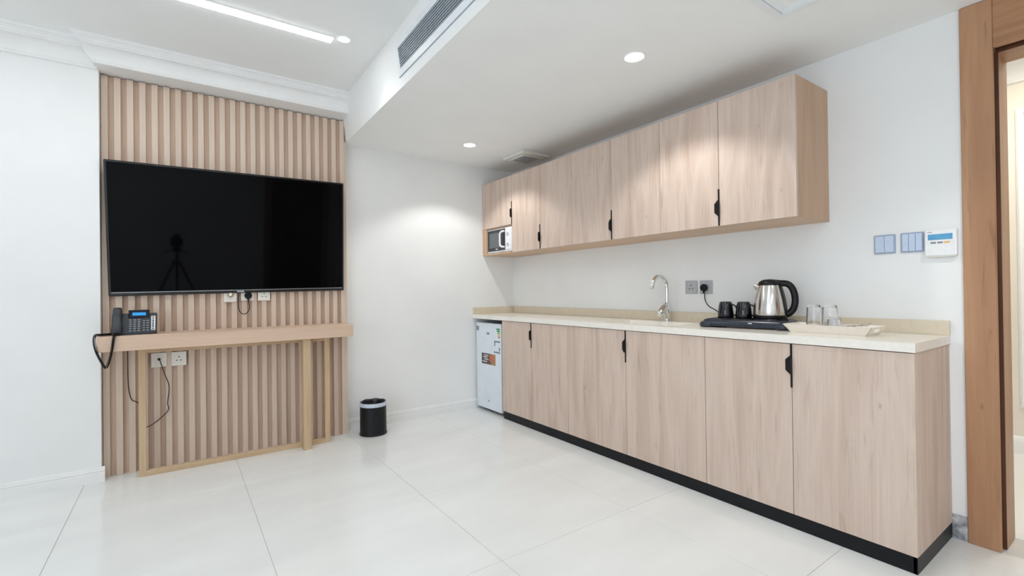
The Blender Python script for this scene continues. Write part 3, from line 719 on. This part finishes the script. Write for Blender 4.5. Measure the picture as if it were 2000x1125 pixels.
# ---- microwave
mw = thing('microwave_oven', 'small white microwave oven with dark door inside the cabinet niche', 'microwave', (2.55, 3.58, ZU0 + .012))
my0, my1, mz0, mz1, mx = 3.389, 3.782, 1.452, 1.670, 2.402
B(mx + .02, 2.72, my0 + .004, my1 - .004, mz0 + .002, mz1, bev=.003).build('casing', M['white'], mw)
B(mx, mx + .022, my0, my1, mz0, mz1, bev=.004).build('front_frame', M['white'], mw)
dr_ = B(mx - .008, mx + .004, my0 + .098, my1 - .012, mz0 + .017, mz1 - .008, bev=.003).build('door', M['mwdoor'], mw)
B(mx - .0088, mx, my0 + .165, my1 - .045, mz0 + .045, mz1 - .038).build('window', M['mwglass'], dr_)
MB().tube(catmull([(mx - .006, my0 + .103, mz1 - .034), (mx - .026, my0 + .115, mz1 - .036), (mx - .032, my0 + .135, mz1 - .055), (mx - .032, my0 + .138, mz1 - .10), (mx - .032, my0 + .135, mz0 + .062), (mx - .026, my0 + .118, mz0 + .045), (mx - .006, my0 + .105, mz0 + .043)], 6), .0085, 10).build('handle', M['white'], dr_, smooth=60)
B(mx - .0092, mx - .006, my0 + .21, my0 + .245, mz0 + .027, mz0 + .036).build('logo', M['print_w'], dr_)
cpn = B(mx - .006, mx + .004, my0 + .006, my0 + .094, mz0 + .017, mz1 - .008, bev=.003).build('control_panel', M['white'], mw)
for z in (mz1 - .062, mz0 + .062):
    MB().cyl((mx - .014, my0 + .05, z), (mx - .005, my0 + .05, z), .016, .018, n=20).build('knob', M['silver'], cpn, bev=.001)
    B(mx - .0155, mx - .0135, my0 + .0485, my0 + .0515, z - .012, z + .012).build('knob_pointer', M['print_g'], cpn)
for y in (my0 + .04, my1 - .04):
    for x in (2.43, 2.69):
        MB().cyl((x, y, ZU0 + .012), (x, y, mz0 + .003), .012, n=12).build('foot', M['black'], mw)

# ================================================================== SWITCHES AND THERMOSTAT
def switch(label, y0, y1, z0, z1, n):
    t = thing('light_switch', label, 'switch', (XW, (y0 + y1) / 2, (z0 + z1) / 2), (0, 0, math.radians(-90)), 'light switches beside the doorway')
    s, h = y1 - y0, z1 - z0
    B(-s / 2, s / 2, -.008, 0, -h / 2, h / 2, bev=.002).build('face_plate', M['switchedge'], t, local=True)
    wd = (s - .010) / n
    for k in range(n):
        o = B(-s / 2 + .005 + k * wd + .0008, -s / 2 + .005 + (k + 1) * wd - .0008, -.0125, -.006, -h / 2 + .006, h / 2 - .006, bev=.001).build('rocker', M['switch'], t, local=True)
switch('two-gang pale blue-grey light switch, the one farther from the thermostat', .764, .847, 1.254, 1.343, 2)
switch('three-gang pale blue-grey light switch touching the thermostat', .661, .744, 1.254, 1.344, 3)
th = thing('thermostat', 'white wall thermostat with blue display beside the door casing', 'thermostat', (XW, .600, 1.288), (0, 0, math.radians(-90)))
B(-.054, .054, -.026, 0, -.058, .058, bev=.005, seg=3).build('body', M['white'], th, local=True)
B(-.042, .040, -.0272, -.025, .013, .038).build('display', M['lblue'], th, local=True)
for x0, x1, mt in ((-.033, -.015, 'greykey'), (-.010, .008, 'greykey'), (.012, .031, 'orange')):
    B(x0, x1, -.0275, -.025, -.003, .004, bev=.0006).build('button', M[mt], th, local=True)
B(-.044, -.028, -.0264, -.0255, .046, .049).build('logo', M['print_g'], th, local=True)
B(-.050, .050, -.022, -.002, -.062, -.056, bev=.001).build('base_lip', M['ivory'], th, local=True)

# ================================================================== KETTLE SET
RZ = math.atan2(-.987, .14)
pf = thing('kettle_tray', 'black welcome tray base carrying the kettle and two mugs', 'tray', (2.565, 1.375, Z1), (0, 0, RZ))
# local x along its length (to the right in view), y to the wall
def trayprof(): return None
pm = MB()
def deck(x0, x1, y0, y1, r, z): return rrect(x0, x1, y0, y1, r, z, 6)
pm.ring_faces([deck(-.195, .205, -.080, .080, .03, .008), deck(-.221, .231, -.107, .099, .04, .008), deck(-.223, .233, -.109, .101, .042, .024), deck(-.214, .225, -.100, .095, .038, .042), deck(-.196, .212, -.088, .086, .032, .0485), deck(-.185, .203, -.080, .080, .028, .0465)])
pm.build('platform', M['bluegrey'], pf, local=True, smooth=40)
for x in (-.190, .200):
    for y in (-.078, .07):
        MB().lathe([(.034, 0), (.040, .004), (.042, .018), (.034, .032), (.0005, .036)], (x, y, 0), 24).build('foot', M['bluegrey'], pf, local=True, smooth=50)
MB().lathe([(.088, 0), (.088, .006), (.08, .010), (.0005, .010)], (.115, .0, .0465), 36).build('power_base', M['gloss'], pf, local=True, smooth=40)
B(-.175, .02, -.070, .070, .045, .0495, bev=.002).build('mug_mat', M['black'], pf, local=True)
MB().box(.030, .070, -.1085, -.096, .020, .024).box(.040, .060, -.1080, -.096, .027, .032).build('logo', M['print_w'], pf, local=True)
rot = Matrix.Rotation(RZ, 3, 'Z')
def on_tray(x, y, z): v = rot @ Vector((x, y, 0)); return (2.565 + v.x, 1.375 + v.y, Z1 + z)
def ar(v, a): return (v[0] * math.cos(a), v[0] * math.sin(a), v[1])
def handle_loop(P, az, wr, wt_, n=12):
    """flat loop handle in the vertical plane of azimuth az; P = (radius, z) points"""
    pts = catmull([ar(p, az) for p in P], 5); return pts
AZ = math.atan2(-.89, .45)
mug0 = None
for k, (lx, lab) in enumerate(((-.118, 'upturned glossy black mug at the left end of the tray base'), (-.020, 'upturned glossy black mug next to the kettle'))):
    p = on_tray(lx, -.002, .0496)
    if mug0 is None:
        mug0 = thing('mug', lab, 'mug', p, group='upturned black mugs')
        MB().lathe([(.036, .002), (.041, 0), (.0425, .004), (.041, .034), (.036, .072), (.031, .090), (.027, .092), (.025, .089), (.0005, .089)], (0, 0, 0), 36).build('cup', M['gloss'], mug0, local=True, smooth=35)
        MB().tube(handle_loop(((.033, .076), (.048, .069), (.058, .049), (.061, .025), (.056, .014), (.040, .017)), AZ, 0, 0), .0045, 8).build('handle', M['gloss'], mug0, local=True, smooth=60)
    else: dup(mug0, p, lab)
kt = thing('electric_kettle', 'brushed steel electric kettle with black handle and lid', 'kettle', on_tray(.112, 0, .0568))
MB().lathe([(.078, 0), (.080, .004), (.080, .014), (.077, .017), (.0005, .017)], n=44).build('base_ring', M['black'], kt, local=True, smooth=40)
MB().lathe([(.0775, .016), (.0785, .020), (.0765, .05), (.070, .10), (.060, .145), (.052, .172), (.050, .178), (.0005, .178)], n=56).build('body', M['steel'], kt, local=True, smooth=30)
lid = MB().lathe([(.052, .174), (.053, .183), (.047, .194), (.030, .204), (.0005, .207)], n=40).build('lid', M['black'], kt, local=True, smooth=50)
MB().tube([ar((.030, .190), AZ), ar((.052, .188), AZ), ar((.068, .182), AZ)], [.014, .013, .011], 12).build('lid_hinge', M['black'], kt, local=True, smooth=60)
AO = AZ + math.pi
MB().tube([ar((.046, .160), AO), ar((.060, .168), AO), ar((.072, .176), AO)], [.020, .014, .007], 14).build('spout', M['steel'], kt, local=True, smooth=60)
hpts = catmull([ar(q, AZ) for q in ((.052, .184), (.084, .180), (.104, .160), (.116, .125), (.118, .085), (.110, .050), (.092, .026), (.070, .018))], 6)
hm = MB(); nn = len(hpts); side = Vector((-math.sin(AZ), math.cos(AZ), 0)); rings = []
for i, p in enumerate(hpts):
    t = (Vector(hpts[min(i + 1, nn - 1)]) - Vector(hpts[max(i - 1, 0)])).normalized(); nb = t.cross(side).normalized()
    rings.append([Vector(p) + side * math.cos(2 * math.pi * k / 12) * .014 + nb * math.sin(2 * math.pi * k / 12) * .0165 for k in range(12)])
hm.ring_faces(rings).build('handle', M['black'], kt, local=True, smooth=60)
sp2 = []
for z, r in ((.020, .0795), (.06, .0765), (.10, .071), (.145, .061), (.176, .052)):
    sp2.append([Vector((math.cos(AZ + a) * (r + o), math.sin(AZ + a) * (r + o), z)) for a, o in ((-.42, -.002), (-.42, .003), (0, .006), (.42, .003), (.42, -.002))])
MB().ring_faces(sp2).build('handle_back', M['black'], kt, local=True, smooth=40)

# ================================================================== SERVING TRAY, GLASSES, SPOONS
ty = thing('serving_tray', 'cream rectangular serving tray with cut-out handles on the worktop', 'tray', (2.518, .945, Z1), (0, 0, math.radians(-91)))
# local x to the right in view (-y world), y to the wall (+x world)
LX, LY, HT = .187, .085, .040
def trect(ex, ey, z): return [Vector((-ex, -ey, z)), Vector((ex, -ey, z)), Vector((ex, ey, z)), Vector((-ex, ey, z))]
MB().box(-LX + .028, LX - .028, -LY + .020, LY - .020, 0, .006).build('tray_floor', M['tray'], ty, local=True)
def side_long(s):
    q = lambda ex, ey, z: Vector((ex, s * ey, z))
    return MB().ring_faces([[q(-LX + .028, LY - .020, 0), q(-LX + .028, LY - .026, 0), q(-LX + .003, LY - .006, HT), q(-LX, LY, HT)], [q(LX - .028, LY - .020, 0), q(LX - .028, LY - .026, 0), q(LX - .003, LY - .006, HT), q(LX, LY, HT)]])
for s in (-1, 1): side_long(s).build('long_side', M['tray'], ty, local=True)
def end_wall(s):
    # sloped end with a slot: built from four bars around the hole
    def P(v, h, o): # v along y, h 0..1 up the slope, o thickness inwards
        return Vector((s * (LX - .028 + .028 * h - o), v * ((LY - .020) + .020 * h), HT * h))
    mb = MB()
    for v0, v1, h0, h1 in ((-1, 1, 0, .38), (-1, 1, .75, 1), (-1, -.42, .38, .75), (.42, 1, .38, .75)):
        mb.ring_faces([[P(v0, h0, 0), P(v0, h1, 0), P(v0, h1, .005), P(v0, h0, .005)], [P(v1, h0, 0), P(v1, h1, 0), P(v1, h1, .005), P(v1, h0, .005)]])
    return mb
for s in (-1, 1): end_wall(s).build('end_side', M['tray'], ty, local=True)
def tumbler(label, x, y, r0, r1, h):
    t = thing('drinking_glass', label, 'glass', (x, y, Z1 + .0062), group='upturned clear drinking glasses')
    th_ = .0022
    MB().lathe([(r0, 0), (r1, h - .004), (r1 - .003, h), (.0005, h), (.0005, h - .010), (r1 - .004, h - .010), (r1 - th_ - .001, h - .014), (r0 - th_, 0)], n=40, cap0=False, cap1=False)
    prof = [(r0, 0), (r1 + .0003, h - .004), (r1 - .003, h), (.0005, h), (.0005, h - .010), (r1 - .006, h - .010), (r1 - th_ - .001, h - .016), (r0 - th_, 0)]
    rings = [[Vector((r * math.cos(2 * math.pi * k / 40), r * math.sin(2 * math.pi * k / 40), z)) for k in range(40)] for r, z in prof]
    MB().ring_faces(rings, closed=True).build('tumbler', M['glass'], t, local=True, smooth=35)
tumbler('tall clear upturned glass nearest the kettle on the cream tray', 2.535, 1.030, .0335, .029, .126)
tumbler('tall clear upturned glass in the middle of the cream tray', 2.535, .961, .0335, .029, .126)
tumbler('short clear upturned glass in front on the cream tray', 2.488, .926, .028, .025, .072)
def spoon(label, x, y, a):
    t = thing('teaspoon', label, 'spoon', (x, y, Z1 + .036), (0, math.radians(17), a), 'teaspoons on the cream tray')
    rings = []
    for q in range(9):
        u = q / 8; xx = -.018 + .036 * u; w_ = .0115 * math.sqrt(max(.02, 1 - (2 * u - 1) ** 2)); zz = .0035 + .016 * (1 - (1 - abs(2 * u - 1)) ** 2) * 0 + .006 * abs(2 * u - 1) ** 2
        rings.append([Vector((xx, -w_, zz + .004)), Vector((xx, 0, zz)), Vector((xx, w_, zz + .004)), Vector((xx, w_ * .9, zz + .0052)), Vector((xx, 0, zz + .0014)), Vector((xx, -w_ * .9, zz + .0052))])
    MB().ring_faces(rings).build('bowl', M['steel'], t, local=True, smooth=60)
    MB().tube([(.016, 0, .0085), (.035, 0, .014), (.065, 0, .012), (.088, 0, .006)], [.003, .0024, .003, .004], 8).build('handle', M['steel'], t, local=True, smooth=60)
spoon('steel teaspoon lying toward the front of the cream tray', 2.497, .832, math.radians(80))
spoon('steel teaspoon lying nearest the end handle of the cream tray', 2.535, .812, math.radians(95))

# ================================================================== CAMERA ON TRIPOD (mirrored in the television)
tp = thing('camera_tripod', 'black photographer\'s tripod with camera, seen as a reflection in the television', 'tripod', (0, -.085, 0))
MB().box(-.07, .07, -.15, -.075, 1.045, 1.155, bev=.008).build('camera_body', M['black'], tp)
MB().cyl((0, -.078, CAM_H), (0, -.03, CAM_H), .036, .036, 24).build('lens', M['black'], tp)
MB().box(-.03, .03, -.13, -.09, 1.155, 1.20, bev=.006).build('flash_housing', M['black'], tp)
MB().cyl((0, -.11, .78), (0, -.11, 1.045), .016, n=14).build('centre_column', M['black'], tp)
MB().box(-.045, .045, -.145, -.075, .97, 1.03, bev=.006).tube([(0, -.11, 1.0), (.13, -.16, .95)], .008, 8).tube([(0, -.11, .99), (-.13, -.13, .96)], .008, 8).build('tripod_head', M['black'], tp)
for a in (90, 210, 330):
    a = math.radians(a); dx, dy = math.cos(a), math.sin(a)
    MB().tube([(dx * .03, -.11 + dy * .03, .84), (dx * .22, -.11 + dy * .22, .42), (dx * .41, -.11 + dy * .41, 0.006)], [.016, .013, .009], 10).build('leg', M['black'], tp)
